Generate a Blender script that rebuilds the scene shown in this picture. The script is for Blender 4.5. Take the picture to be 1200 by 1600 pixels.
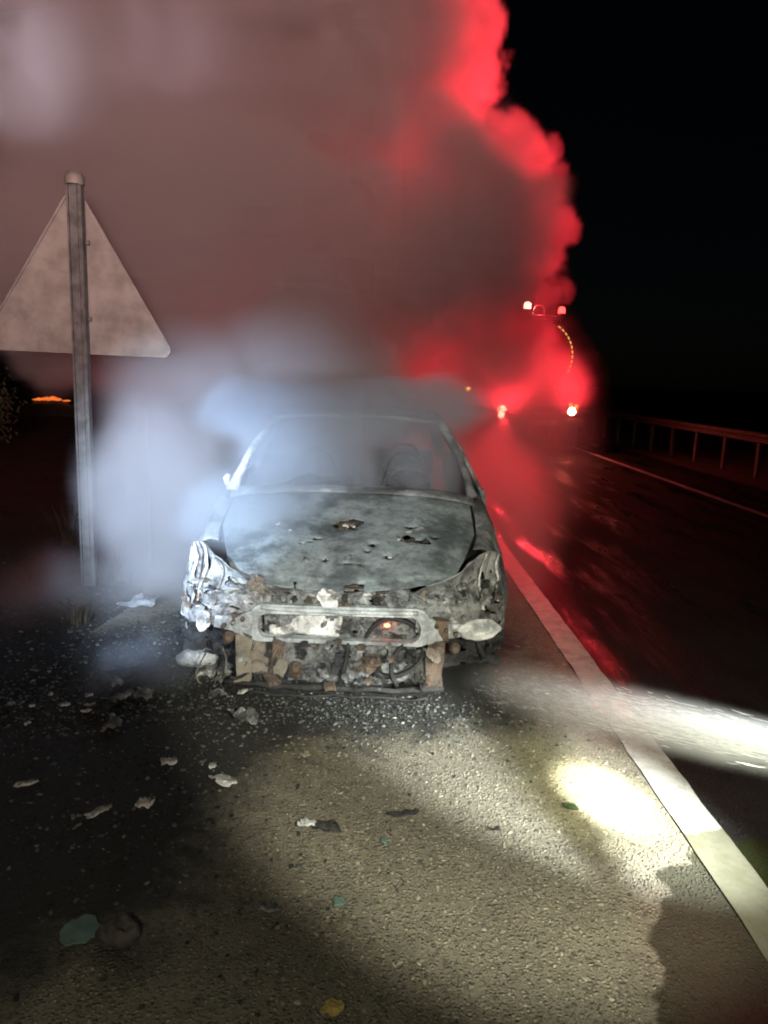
import bpy, bmesh, math, random
from mathutils import Vector, Matrix, noise
R = math.radians
S = bpy.context.scene
COL = S.collection
for _o in list(bpy.data.objects):
    bpy.data.objects.remove(_o)

# ------------------------------------------------------------------ camera
cam = bpy.data.cameras.new('camera')
camo = bpy.data.objects.new('camera', cam); COL.objects.link(camo)
cam.sensor_fit = 'VERTICAL'; cam.sensor_height = 36; cam.sensor_width = 36; cam.lens = 26
cam.clip_start = 0.05; cam.clip_end = 900
camo.matrix_world = Matrix.Translation((0, 0, 1.65)) @ Matrix.Rotation(R(-0.86), 4, 'Z') @ Matrix.Rotation(R(90 - 10.3), 4, 'X') @ Matrix.Rotation(R(2.0), 4, 'Z')
S.camera = camo

# ------------------------------------------------------------------ night sky, moon
world = bpy.data.worlds.new('World'); S.world = world; world.use_nodes = True
wn = world.node_tree.nodes; wl = world.node_tree.links
sky = wn.new('ShaderNodeTexSky'); sky.sky_type = 'NISHITA'; sky.sun_disc = False
sky.sun_elevation = R(20); sky.sun_rotation = R(150)
wl.new(sky.outputs[0], wn['Background'].inputs['Color'])
wn['Background'].inputs['Strength'].default_value = 0.00025
moon = bpy.data.lights.new('moon', 'SUN'); moon.energy = 0.004; moon.angle = R(0.5); moon.color = (1.0, .95, .9)
moono = bpy.data.objects.new('moon', moon); COL.objects.link(moono)
moono.rotation_euler = (R(70), 0, R(-30))

# ------------------------------------------------------------------ torches of the fire crew (held outside the frame), then added fill spots
def spot(name, loc, aim, deg, power, col, blend=.5, r=.03):
    l = bpy.data.lights.new(name, 'SPOT'); l.energy = power; l.color = col
    l.spot_size = R(deg); l.spot_blend = blend; l.shadow_soft_size = r
    o = bpy.data.objects.new(name, l); COL.objects.link(o); o.location = loc
    o.rotation_euler = (Vector(aim) - Vector(loc)).to_track_quat('-Z', 'Y').to_euler()
    return o
spot('torch_wide', (.55, -.1, 1.75), (.68, 3.6, .34), 52, 640, (1, .95, .74), .42, .03)
spot('torch_car', (-.35, .2, 1.75), (-.32, 4.2, .68), 29, 400, (.84, .95, 1), .9, .03)
spot('torch_blue', (-1.7, .7, 1.35), (-1.25, 4.9, .80), 33, 4200, (.62, .77, 1), 1.0, .04)
spot('torch_spot', (1.5, 1.05, 1.3), (.99, 2.74, 0), 10.2, 6000, (1, 1, .74), 1.0, .03)
spot('torch_spot_halo', (1.5, 1.05, 1.3), (.97, 2.72, 0), 20, 330, (1, 1, .45), 1.0, .03)
spot('torch_spray', (2.3, 1.0, 1.2), (1.38, 2.12, .46), 25, 2200, (.95, 1, .95), .8, .03)
spot('smoke_fill', (2.2, -9.5, 2.2), (-3.7, 9, 6.8), 46, 17500, (1, .61, .58), 1.0, 1.3)  # added lamp behind the camera, brightens the upper smoke
spot('ground_fill', (-.4, -.2, 1.7), (-.7, 2.4, 0), 110, 52, (1, 1, .68), 1.0, .05)  # added weak wide fill for the dark ground at left
spot('smoke_patch_fill', (-5.2, -1, 1.5), (-3.0, 8, 4.55), 9.5, 7000, (.78, .78, 1), 1.0, .05)  # added spot, makes the pale patch in the upper-left smoke
spot('smoke_patch_fill_far', (-4.6, -1, 1.5), (-1.65, 8, 4.75), 7, 3000, (.95, .75, 1), 1.0, .05)  # second added spot, for the fainter smoke patch to its right

S.view_settings.view_transform = 'Standard'; S.view_settings.look = 'None'
S.view_settings.exposure = 0; S.view_settings.gamma = 1; S.view_settings.use_curve_mapping = False
S.cycles.volume_bounces = 2; S.cycles.max_bounces = 6; S.cycles.diffuse_bounces = 2; S.cycles.glossy_bounces = 3
S.cycles.transparent_max_bounces = 12
S.cycles.volume_step_rate = 2.5; S.cycles.volume_max_steps = 256
S.cycles.use_denoising = True
S.cycles.sample_clamp_indirect = 4
S.render.film_transparent = False
S.cycles.pixel_filter_type = 'BLACKMAN_HARRIS'; S.cycles.filter_width = 2.0

# ------------------------------------------------------------------ helpers
def tag(o, label=None, cat=None, group=None, kind=None):
    if label: o['label'] = label
    if cat: o['category'] = cat
    if group: o['group'] = group
    if kind: o['kind'] = kind
    return o
def empty(name, loc=(0, 0, 0), rz=0):
    o = bpy.data.objects.new(name, None); COL.objects.link(o); o.location = loc; o.rotation_euler = (0, 0, rz); o.empty_display_size = .1
    return o
def mesh(name, verts, faces, mat, parent=None, smooth=False, loc=None, rot=None):
    me = bpy.data.meshes.new(name); me.from_pydata(verts, [], faces); me.update()
    if smooth: me.polygons.foreach_set('use_smooth', [True] * len(me.polygons))
    if mat: me.materials.append(mat)
    o = bpy.data.objects.new(name, me); COL.objects.link(o)
    if parent: o.parent = parent
    if loc: o.location = loc
    if rot: o.rotation_euler = rot
    return o
def nz(v, s=1.0, k=0.0):
    return noise.noise(Vector((v[0] * s + k, v[1] * s + k * 1.7, v[2] * s - k)))
def nvec(v, s, a, k=0.0):
    p = Vector((v[0] * s + k, v[1] * s + k * .37, v[2] * s - k * .7))
    n = noise.noise_vector(p)
    return (v[0] + n.x * a, v[1] + n.y * a, v[2] + n.z * a)
def grid(name, fn, nu, nv, mat, parent=None, keep=None, thick=.006, jit=None, smooth=True):
    vs = []
    for i in range(nu + 1):
        for j in range(nv + 1):
            p = fn(i / nu, j / nv)
            if jit: p = nvec(p, jit[0], jit[1], jit[2] if len(jit) > 2 else 0)
            vs.append(p)
    fs = []
    for i in range(nu):
        for j in range(nv):
            if keep and not keep((i + .5) / nu, (j + .5) / nv): continue
            a = i * (nv + 1) + j
            fs.append((a, a + nv + 1, a + nv + 2, a + 1))
    used = sorted({i for f in fs for i in f}); mp = {o: n for n, o in enumerate(used)}
    o = mesh(name, [vs[i] for i in used], [tuple(mp[i] for i in f) for f in fs], mat, parent, smooth)
    if thick:
        m = o.modifiers.new('thickness', 'SOLIDIFY'); m.thickness = thick; m.offset = 0
    return o
def tube(name, pts, r, mat, parent=None, n=8, taper=None, jit=0, smooth=True):
    P = [Vector(p) for p in pts]; vs = []; fs = []
    up = Vector((0, 0, 1))
    for i, p in enumerate(P):
        t = (P[min(i + 1, len(P) - 1)] - P[max(i - 1, 0)]).normalized()
        a = t.cross(up)
        if a.length < .05: a = t.cross(Vector((1, 0, 0)))
        a.normalize(); b = t.cross(a).normalized()
        rr = r[i] if isinstance(r, (list, tuple)) else r
        for k in range(n):
            an = 2 * math.pi * k / n
            q = p + a * (rr * math.cos(an)) + b * (rr * math.sin(an))
            if jit: q = Vector(nvec(q, 12, jit))
            vs.append(tuple(q))
    for i in range(len(P) - 1):
        for k in range(n):
            fs.append((i * n + k, i * n + (k + 1) % n, (i + 1) * n + (k + 1) % n, (i + 1) * n + k))
    fs.append(tuple(range(n))[::-1]); fs.append(tuple(range((len(P) - 1) * n, len(P) * n)))
    return mesh(name, vs, fs, mat, parent, smooth)
def box(name, c, s, mat, parent=None, bevel=.006, jit=None, rot=None, seg=1):
    bm = bmesh.new(); bmesh.ops.create_cube(bm, size=1)
    for v in bm.verts: v.co = Vector((v.co.x * s[0], v.co.y * s[1], v.co.z * s[2]))
    if seg > 1: bmesh.ops.subdivide_edges(bm, edges=bm.edges[:], cuts=seg, use_grid_fill=True)
    if jit:
        for v in bm.verts: v.co = Vector(nvec(v.co + Vector(c), jit[0], jit[1])) - Vector(c)
    elif bevel: bmesh.ops.bevel(bm, geom=bm.edges[:], offset=min(bevel, min(s) * .4), segments=2, affect='EDGES', profile=.5)
    if rot:
        bmesh.ops.rotate(bm, verts=bm.verts[:], cent=(0, 0, 0), matrix=Matrix.Rotation(rot[2], 3, 'Z') @ Matrix.Rotation(rot[1], 3, 'Y') @ Matrix.Rotation(rot[0], 3, 'X'))
    me = bpy.data.meshes.new(name); bm.to_mesh(me); bm.free(); me.materials.append(mat)
    o = bpy.data.objects.new(name, me); COL.objects.link(o); o.location = c
    if parent: o.parent = parent
    return o
def lathe(name, prof, mat, parent=None, n=24, axis='X', loc=(0, 0, 0), smooth=True, jit=0, closed=False):
    vs = []; fs = []
    for (r, h) in prof:
        for k in range(n):
            a = 2 * math.pi * k / n
            p = {'X': (h, r * math.cos(a), r * math.sin(a)), 'Y': (r * math.cos(a), h, r * math.sin(a)), 'Z': (r * math.cos(a), r * math.sin(a), h)}[axis]
            if jit: p = nvec(p, 9, jit)
            vs.append(p)
    m = len(prof)
    for i in range(m if closed else m - 1):
        i2 = (i + 1) % m
        for k in range(n):
            fs.append((i * n + k, i * n + (k + 1) % n, i2 * n + (k + 1) % n, i2 * n + k))
    return mesh(name, vs, fs, mat, parent, smooth, loc)
def scrap(name, c, size, seed, mat, parent=None, rot=None, n=8, crumple=.35, asp=1.0, thick=.004, rag=.30):
    """a torn, crumpled piece of sheet"""
    rnd = random.Random(seed); k = seed * 3.7
    rot = rot or (rnd.uniform(0, 6.3), rnd.uniform(0, 6.3), rnd.uniform(0, 6.3))
    nr = max(3, n // 2); ns = 2 * n + 4
    def pt(a, t_):
        ca, sa = math.cos(a), math.sin(a)
        rr = .44 * (1 + rag * 2.0 * noise.noise(Vector((ca * 1.4, sa * 1.4, k))) + rag * .7 * noise.noise(Vector((ca * 3.1, sa * 3.1, k + 5)))) * t_
        u = rr * ca; v = rr * sa
        return (u * size * asp, v * size, noise.noise(Vector((u * 3.1, v * 3.1, k + 3))) * size * crumple + noise.noise(Vector((u * 8, v * 8, k))) * size * crumple * .4)
    vs = [pt(0, 0)]; fs = []
    for i in range(1, nr + 1):
        for q in range(ns): vs.append(pt(2 * math.pi * q / ns, i / nr))
    for q in range(ns):
        q2 = (q + 1) % ns; fs.append((0, 1 + q, 1 + q2))
        for i in range(nr - 1): fs.append((1 + i * ns + q, 1 + (i + 1) * ns + q, 1 + (i + 1) * ns + q2, 1 + i * ns + q2))
    o = mesh(name, vs, fs, mat, parent)
    m = o.modifiers.new('thickness', 'SOLIDIFY'); m.thickness = thick; m.offset = 0
    o.location = c; o.rotation_euler = rot
    return o
def lump(name, c, s, seed, mat, parent=None, sub=2, rough=.35, rz=0, smooth=False):
    bm = bmesh.new(); bmesh.ops.create_icosphere(bm, subdivisions=sub, radius=1)
    for v in bm.verts:
        d = 1 + rough * nz(v.co, 1.3, seed) + rough * .5 * nz(v.co, 3.2, seed)
        v.co = Vector((v.co.x * s[0] * d, v.co.y * s[1] * d, v.co.z * s[2] * d))
    me = bpy.data.meshes.new(name); bm.to_mesh(me); bm.free(); me.materials.append(mat)
    if smooth: me.polygons.foreach_set('use_smooth', [True] * len(me.polygons))
    o = bpy.data.objects.new(name, me); COL.objects.link(o); o.location = c; o.rotation_euler = (0, 0, rz)
    if parent: o.parent = parent
    return o

# ------------------------------------------------------------------ materials
class NT:
    def __init__(s, name):
        s.m = bpy.data.materials.new(name); s.m.use_nodes = True; s.t = s.m.node_tree
        s.b = s.t.nodes['Principled BSDF']; s.out = s.t.nodes['Material Output']
    def n(s, t, **kw):
        x = s.t.nodes.new(t)
        for k, v in kw.items(): setattr(x, k, v)
        return x
    def l(s, a, b): s.t.links.new(a, b)
    def set(s, node, **kw):
        for k, v in kw.items():
            k = k.replace('_', ' ')
            if isinstance(v, bpy.types.NodeSocket): s.l(v, node.inputs[k])
            else: node.inputs[k].default_value = v
        return node
    def coord(s, which='Object'):
        return s.n('ShaderNodeTexCoord').outputs[which]
    def noise(s, vec, scale, detail=4, rough=.55, dist=0):
        x = s.n('ShaderNodeTexNoise'); s.set(x, Vector=vec, Scale=scale, Detail=detail, Roughness=rough, Distortion=dist); return x.outputs[0]
    def voro(s, vec, scale, feature='F1', out='Distance'):
        x = s.n('ShaderNodeTexVoronoi', feature=feature); s.set(x, Vector=vec, Scale=scale); return x.outputs[out]
    def ramp(s, fac, lo, hi):
        x = s.n('ShaderNodeMapRange', interpolation_type='SMOOTHSTEP'); s.l(fac, x.inputs[0]); x.inputs[1].default_value = lo; x.inputs[2].default_value = hi; return x.outputs[0]
    def math(s, op, a, b=0.0):
        x = s.n('ShaderNodeMath', operation=op)
        for i, v in enumerate((a, b)):
            if isinstance(v, bpy.types.NodeSocket): s.l(v, x.inputs[i])
            else: x.inputs[i].default_value = v
        return x.outputs[0]
    def mix(s, fac, a, b):
        x = s.n('ShaderNodeMix', data_type='RGBA')
        for i, v in ((0, fac), (6, a), (7, b)):
            if isinstance(v, bpy.types.NodeSocket): s.l(v, x.inputs[i])
            else: x.inputs[i].default_value = v if i == 0 else (*v, 1)
        return x.outputs[2]
    def bump(s, h, strength=.5, dist=.01):
        x = s.n('ShaderNodeBump'); s.l(h, x.inputs['Height']); x.inputs['Strength'].default_value = strength; x.inputs['Distance'].default_value = dist
        s.l(x.outputs[0], s.b.inputs['Normal'])
    def end(s, col=None, rough=.7, metal=0.0, spec=.4):
        b = s.b
        if col is not None:
            if isinstance(col, bpy.types.NodeSocket): s.l(col, b.inputs['Base Color'])
            else: b.inputs['Base Color'].default_value = (*col, 1)
        if isinstance(rough, bpy.types.NodeSocket): s.l(rough, b.inputs['Roughness'])
        else: b.inputs['Roughness'].default_value = rough
        b.inputs['Metallic'].default_value = metal; b.inputs['Specular IOR Level'].default_value = spec
        return s.m

def burnt(name, base, ash, rust, dark, ash_t=.55, rust_t=.6, scale=4.0, metal=.15):
    t = NT(name); c = t.coord()
    n1 = t.noise(c, scale, 8, .72, .15); n2 = t.noise(c, scale * 2.6, 8, .72, .1); n3 = t.noise(c, scale * .8, 9, .7, .15); n4 = t.noise(c, scale * 9, 4, .6)
    col = t.mix(t.ramp(n3, .38, .58), dark, base)
    col = t.mix(t.ramp(n1, ash_t, ash_t + .13), col, ash)
    col = t.mix(t.ramp(n2, rust_t, rust_t + .1), col, rust)
    col = t.mix(t.math('MULTIPLY', t.ramp(n4, .52, .7), .55), col, dark)
    t.bump(t.math('ADD', n4, t.math('MULTIPLY', n2, 1.5)), .8, .008)
    return t.end(col, .72, metal)
def plain(name, col, rough=.6, metal=0.0, var=.25, scale=9, spec=.4, bump=.15):
    t = NT(name); c = t.coord(); n = t.noise(c, scale, 5, .6)
    d = tuple(x * (1 - var) for x in col); h = tuple(min(1, x * (1 + var)) for x in col)
    cc = t.mix(t.ramp(n, .3, .7), d, h)
    if bump: t.bump(t.noise(c, scale * 5, 3), bump, .004)
    return t.end(cc, rough, metal, spec)
def glow(name, col, strength):
    t = NT(name); t.b.inputs['Emission Color'].default_value = (*col, 1); t.b.inputs['Emission Strength'].default_value = strength
    return t.end(col, .3)

M = {}
M['hood'] = burnt('scorched_hood_steel', (.24, .285, .30), (.42, .46, .48), (.15, .12, .085), (.075, .09, .095), .60, .66, 3.4, .1)
M['body'] = burnt('scorched_body_steel', (.24, .26, .27), (.60, .62, .63), (.17, .10, .06), (.06, .065, .07), .52, .64, 3.5, .2)
M['ash'] = burnt('white_ash_crust', (.52, .53, .52), (.80, .80, .79), (.33, .27, .20), (.13, .13, .13), .45, .68, 7, 0)
M['sooty'] = burnt('sooty_melted_crust', (.20, .21, .21), (.48, .48, .46), (.17, .125, .09), (.04, .04, .042), .58, .66, 9, 0)
M['dullash'] = burnt('dull_ash_crust', (.30, .31, .30), (.52, .52, .50), (.20, .16, .12), (.06, .06, .06), .55, .62, 12, 0)
M['grey'] = burnt('burnt_grey_steel', (.26, .28, .28), (.55, .57, .56), (.19, .12, .07), (.05, .05, .05), .55, .62, 6, .2)
M['rust'] = burnt('fire_rusted_steel', (.14, .105, .08), (.34, .32, .29), (.19, .105, .06), (.04, .035, .03), .60, .55, 7, .1)
M['tan'] = burnt('heat_tanned_sheet', (.22, .20, .16), (.38, .36, .32), (.16, .125, .09), (.12, .1, .08), .6, .66, 4, 0)
M['dark'] = burnt('black_char', (.035, .035, .037), (.16, .17, .17), (.07, .05, .04), (.012, .012, .012), .62, .7, 8, 0)
M['beam'] = burnt('bare_alloy_beam', (.48, .53, .54), (.68, .72, .73), (.26, .22, .17), (.22, .24, .25), .50, .72, 6, .15)
M['alloy'] = burnt('melted_alloy', (.62, .66, .67), (.82, .84, .84), (.35, .33, .3), (.25, .27, .28), .5, .75, 9, .2)
M['galv'] = plain('dull_galvanised_steel', (.085, .09, .085), .8, 0, .35, 14)
M['signback'] = plain('sign_back_aluminium', (.17, .168, .145), .6, .1, .25, 6)
M['tankpaint'] = plain('red_truck_paint', (.30, .03, .025), .35, 0, .15, 5)
M['steel'] = plain('dark_truck_steel', (.06, .06, .06), .5, .3, .3, 8)
M['rubber'] = plain('rubber', (.02, .02, .02), .75, 0, .3, 12)
M['chrome'] = plain('rail_tube_steel', (.5, .5, .5), .3, .8, .1, 8)
M['tape_glow'] = glow('glowing_yellow_tape', (1, .62, .15), .8)  # reflective tape, its torchlit shine put in as emission
M['red_lamp'] = glow('red_lamp', (1, .16, .10), 220)
M['red_dim'] = glow('red_beacon_glass', (1, .05, .04), 5)
M['hot_lamp'] = glow('red_beacon_lit', (1, .45, .3), 60)
M['amber'] = glow('amber_lamp', (1, .45, .05), 60)
M['amber_dim'] = glow('amber_lamp_dim', (1, .28, .03), 2.5)
M['white_plate'] = plain('white_plate', (.75, .72, .7), .4)
M['ember'] = glow('ember', (1, .10, .03), 26)
M['flame'] = glow('flame', (1, .20, .03), .9)
M['leaf'] = plain('dry_leaf', (.42, .30, .10), .7, 0, .3, 30)
M['green'] = plain('faded_green_plastic', (.10, .17, .155), .55, 0, .3, 12)
M['greenleaf'] = plain('green_leaf', (.03, .055, .025), .6, 0, .3, 30)
M['stone'] = plain('dark_stone', (.05, .05, .045), .8, 0, .5, 20)
M['weed'] = plain('dry_weed', (.06, .05, .03), .85, 0, .5, 12)
M['shrub'] = plain('shrub_leaf', (.04, .045, .02), .8, 0, .5, 6)
M['bark'] = plain('shrub_bark', (.09, .07, .05), .85, 0, .4, 10)

# soot mask in world metres round the car front, wet patch with painted cast shadow nearer the camera on the road side
def pos_xyz(t):
    s = t.n('ShaderNodeSeparateXYZ'); t.l(t.n('ShaderNodeNewGeometry').outputs['Position'], s.inputs[0]); return s.outputs
def ell(t, X, Y, cx, cy, rx, ry, warp):
    a = t.math('MULTIPLY', t.math('SUBTRACT', X, cx), 1 / rx); b = t.math('MULTIPLY', t.math('SUBTRACT', Y, cy), 1 / ry)
    d = t.math('SQRT', t.math('ADD', t.math('MULTIPLY', a, a), t.math('MULTIPLY', b, b)))
    return t.math('ADD', d, warp)
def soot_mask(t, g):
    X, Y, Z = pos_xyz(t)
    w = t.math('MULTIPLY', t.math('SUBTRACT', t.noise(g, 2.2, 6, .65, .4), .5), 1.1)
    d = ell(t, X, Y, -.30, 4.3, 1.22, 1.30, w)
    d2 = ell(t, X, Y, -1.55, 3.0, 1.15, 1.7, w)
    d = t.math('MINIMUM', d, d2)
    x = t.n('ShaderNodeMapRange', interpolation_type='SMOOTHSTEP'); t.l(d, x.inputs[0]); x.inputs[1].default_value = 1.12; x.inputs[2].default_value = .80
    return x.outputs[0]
def wet_shade_mask(t, g):
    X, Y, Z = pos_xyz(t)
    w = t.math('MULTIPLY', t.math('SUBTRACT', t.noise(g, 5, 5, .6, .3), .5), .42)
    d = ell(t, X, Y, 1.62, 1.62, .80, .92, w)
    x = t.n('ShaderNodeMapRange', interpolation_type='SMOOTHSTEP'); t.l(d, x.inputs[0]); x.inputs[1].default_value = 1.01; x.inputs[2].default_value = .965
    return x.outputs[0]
def asphalt(name, a, b, c_light, wet_all=0.0, rough=.85, stone=70):
    t = NT(name); g = t.n('ShaderNodeNewGeometry').outputs['Position']
    big = t.noise(g, 1.6, 5, .6); v = t.voro(g, stone); vc = t.voro(g, stone, out='Color'); fine = t.noise(g, 160, 3, .6); v2 = t.voro(g, stone * 2.1)
    sp = t.n('ShaderNodeSeparateColor'); t.l(vc, sp.inputs[0])
    col = t.mix(t.ramp(big, .3, .7), a, b)
    col = t.mix(t.math('MULTIPLY', t.ramp(v, .42, .18), t.ramp(sp.outputs[0], .45, .95)), col, c_light)
    col = t.mix(t.math('MULTIPLY', t.ramp(sp.outputs[1], .75, .95), .5), col, tuple(x * .35 for x in a))
    col = t.mix(t.math('MULTIPLY', t.ramp(t.noise(g, 3.3, 7, .7, .8), .48, .72), .55), col, tuple(x * .45 for x in a))
    so = soot_mask(t, g); we = wet_shade_mask(t, g)
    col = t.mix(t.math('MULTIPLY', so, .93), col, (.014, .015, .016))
    col = t.mix(t.math('MULTIPLY', we, .86), col, (.012, .016, .004))  # wet ground and a cast shadow, both put into the colour
    mp_ = t.n('ShaderNodeMapping'); t.l(g, mp_.inputs[0]); mp_.inputs['Scale'].default_value = (2.2, .30, 1)
    pud = t.ramp(t.noise(mp_.outputs[0], 1.3, 6, .65), .46, .66)
    rr = t.math('SUBTRACT', rough, t.math('MULTIPLY', pud, .62 * wet_all))
    h = t.math('ADD', t.math('MULTIPLY', t.ramp(v, .5, .1), 1.0), t.math('ADD', t.math('MULTIPLY', fine, .5), t.math('MULTIPLY', t.ramp(v2, .5, .1), .5)))
    t.bump(h, .85 - .45 * wet_all, .010)
    return t.end(col, rr, 0, .5 - .42 * wet_all)
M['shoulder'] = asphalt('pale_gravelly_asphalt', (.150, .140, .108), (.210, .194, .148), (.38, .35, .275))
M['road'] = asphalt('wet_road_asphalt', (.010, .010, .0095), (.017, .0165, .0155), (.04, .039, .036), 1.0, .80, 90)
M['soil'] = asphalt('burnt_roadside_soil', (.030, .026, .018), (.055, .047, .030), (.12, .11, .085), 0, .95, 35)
t = NT('road_paint'); g = t.n('ShaderNodeNewGeometry').outputs['Position']
c = t.mix(t.ramp(t.noise(g, 9, 6, .7), .35, .6), (.30, .30, .28), (.46, .46, .43))
c = t.mix(t.math('MULTIPLY', t.ramp(t.noise(g, 60, 4, .7), .58, .7), .7), c, (.10, .10, .09))
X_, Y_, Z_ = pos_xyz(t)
wet_shade = t.math('ADD', Y_, t.math('ADD', t.math('MULTIPLY', X_, -.25), t.math('MULTIPLY', t.noise(g, 14, 4, .6), .10)))
c = t.mix(t.math('MULTIPLY', t.ramp(wet_shade, 2.27, 2.24), .80), c, (.07, .07, .028))  # near end of the line dulled: painted shadow edge plus wet grime
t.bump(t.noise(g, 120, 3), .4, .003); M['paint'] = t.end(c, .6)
def cramp(n, stops):
    el = n.color_ramp.elements; el[1].position = 1; el[1].color = (*stops[-1][1], 1); el[0].position = 0; el[0].color = (*stops[0][1], 1)
    for p, c in stops[1:-1]: el.new(p).color = (*c, 1)
t = NT('loose_stone'); isl = t.n('ShaderNodeNewGeometry').outputs['Random Per Island']; r_ = t.n('ShaderNodeValToRGB'); t.l(isl, r_.inputs[0])
cramp(r_, ((0, (.05, .045, .035)), (.3, (.11, .10, .078)), (.75, (.19, .175, .135)), (.95, (.28, .26, .2)), (1, (.40, .37, .3))))
M['gravel'] = t.end(r_.outputs[0], .8)
t = NT('ash_chips'); isl = t.n('ShaderNodeNewGeometry').outputs['Random Per Island']; r_ = t.n('ShaderNodeValToRGB'); t.l(isl, r_.inputs[0])
cramp(r_, ((0, (.012, .012, .012)), (.45, (.03, .032, .032)), (.7, (.10, .11, .11)), (.96, (.14, .15, .145)), (1, (.30, .30, .27))))
M['chips'] = t.end(r_.outputs[0], .85)
t = NT('white_water'); t.b.inputs['Subsurface Weight'].default_value = 0
M['water'] = t.end((.85, .88, .88), .15, 0, .6)

# ------------------------------------------------------------------ the setting
def sheet(name, x0, x1, y0, y1, z, mat):
    o = mesh(name, [(x0, y0, z), (x1, y0, z), (x1, y1, z), (x0, y1, z)], [(0, 1, 2, 3)], mat); o['kind'] = 'structure'; return o
sheet('ground', -400, 400, -60, 700, -.016, M['soil'])
# shoulder with a crumbling outer edge
N_ = 160; vs = []; fs = []
for i in range(N_ + 1):
    y = -8 + 100 * (i / N_) ** 2.2
    vs += [(-1.75 + .25 * noise.noise(Vector((y * .9, 3, 0))) + .1 * noise.noise(Vector((y * 4, 1, 0))), y, -.002), (1.20, y, 0.0)]
for i in range(N_): fs.append((2 * i, 2 * i + 1, 2 * i + 3, 2 * i + 2))
mesh('shoulder', vs, fs, M['shoulder'])['kind'] = 'structure'
sheet('road', 1.20, 6.6, -8, 300, 0, M['road'])
def edge_line(x, w, y0, y1, seed, step=.08):
    vs = []; fs = []; n = int((y1 - y0) / step)
    for i in range(n + 1):
        y = y0 + (y1 - y0) * i / n
        a = .010 * noise.noise(Vector((y * 5, seed, 0))) + .006 * noise.noise(Vector((y * 21, seed, 0)))
        b = .010 * noise.noise(Vector((y * 5, seed + 7, 0))) + .006 * noise.noise(Vector((y * 21, seed + 7, 0)))
        vs += [(x - w / 2 + a, y, .005), (x + w / 2 + b, y, .005)]
    for i in range(n): fs.append((2 * i, 2 * i + 1, 2 * i + 3, 2 * i + 2))
    o = mesh('edge_line', vs, fs, M['paint']); o['kind'] = 'structure'; return o
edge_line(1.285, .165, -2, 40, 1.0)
edge_line(5.27, .13, 3, 60, 5.0, .25)

# ------------------------------------------------------------------ burnt car
CAR = empty('burnt_car', (-.155, 3.58, 0), R(-1.2))
tag(CAR, 'burnt-out wrecked car stripped to scorched grey metal, smoking on the road shoulder', 'car')
def P(fn, *a, **k):
    k['parent'] = CAR; return fn(*a, **k)
def hood_z(x, y):
    t_ = max(0, min(1, (y - .10) / .92))
    return .565 + .365 * t_ ** .80 - .055 * (abs(x) / .74) ** 2.6
def hood_hw(y):
    t_ = max(0, min(1, (y - .10) / .92)); return .56 + .18 * min(1, t_ * 1.7) ** .7
HOLES = [(.00, .66, .075, .055), (.03, .69, .05, .04), (-.05, .64, .03, .03), (.345, .54, .05, .032), (.43, .52, .05, .025), (-.16, .49, .030, .010), (-.20, .46, .018, .008),
         (.15, .46, .018, .016), (.24, .36, .022, .016), (-.10, .30, .014, .010), (.05, .28, .05, .006), (-.24, .44, .012, .008), (.12, .40, .012, .010), (.36, .64, .02, .012), (.50, .58, .018, .012)]
def hood_fn(u, v):
    y = .10 + .93 * v; x = (u * 2 - 1) * hood_hw(y)
    y += .10 * (abs(u * 2 - 1)) ** 2.2 * (1 - v)
    z = hood_z(x, y) + .012 * noise.noise(Vector((x * 3.5, y * 3.5, 2))) + .005 * noise.noise(Vector((x * 11, y * 11, 5)))
    for hx, hy, a, b in HOLES:
        d = math.hypot((x - hx) / (a * 2.2), (y - hy) / (b * 2.6))
        if d < 1: z -= .016 * (1 - d)
    z += .010 * math.exp(-((abs(x) - .40) / .05) ** 2) * (v ** .5)
    if v < .06: z -= .012 * (1 + noise.noise(Vector((x * 9, 0, 1))))
    return (x, y, z)
def hood_keep(u, v):
    x, y, z = hood_fn(u, v)
    for k, (hx, hy, a, b) in enumerate(HOLES):
        d = math.hypot((x - hx) / a, (y - hy) / b)
        if d < 1 + .45 * noise.noise(Vector((x * 28, y * 28, k))): return False
    if v < .05 + .05 * noise.noise(Vector((x * 7, 4, 0))) and abs(x) > .0: return noise.noise(Vector((x * 5, 8, 0))) > -.1
    return True
grid('hood', hood_fn, 150, 110, M['hood'], CAR, hood_keep, .004)
for k, (x, y, s_, m_) in enumerate([(-.015, .605, .035, 'ash'), (.03, .60, .03, 'ash'), (.35, .58, .04, 'ash'), (.30, .50, .03, 'ash'), (-.40, .62, .035, 'ash'), (.245, .33, .028, 'ash'), (-.33, .55, .025, 'ash'), (.44, .50, .045, 'dark'), (.36, .49, .05, 'dark'), (.02, .30, .06, 'grey'), (-.2, .28, .05, 'grey')]):
    scrap('hood_flake', (x, y, hood_z(x, y) + .012), s_, 40 + k, M[m_], CAR, (R(10), R(8), k * 1.3), 5, .4)
# cowl and scuttle under the missing windscreen
grid('cowl_panel', lambda u, v: ((u * 2 - 1) * .76, 1.00 + .16 * v - .03 * (u * 2 - 1) ** 2, .932 - .05 * (u * 2 - 1) ** 4 + .035 * math.sin(v * 3.1) + .006 * nz((u * 9, v * 3, 0))), 40, 6, M['body'], CAR, None, .006)
tube('windscreen_lip', [((u / 12 - 1) * .745, 1.10 - .04 * ((u / 12 - 1) ** 2), .958 - .045 * (u / 12 - 1) ** 4 + .004 * nz((u * .7, 1, 2))) for u in range(25)], .009, M['ash'], CAR, 6, jit=.004)
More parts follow.
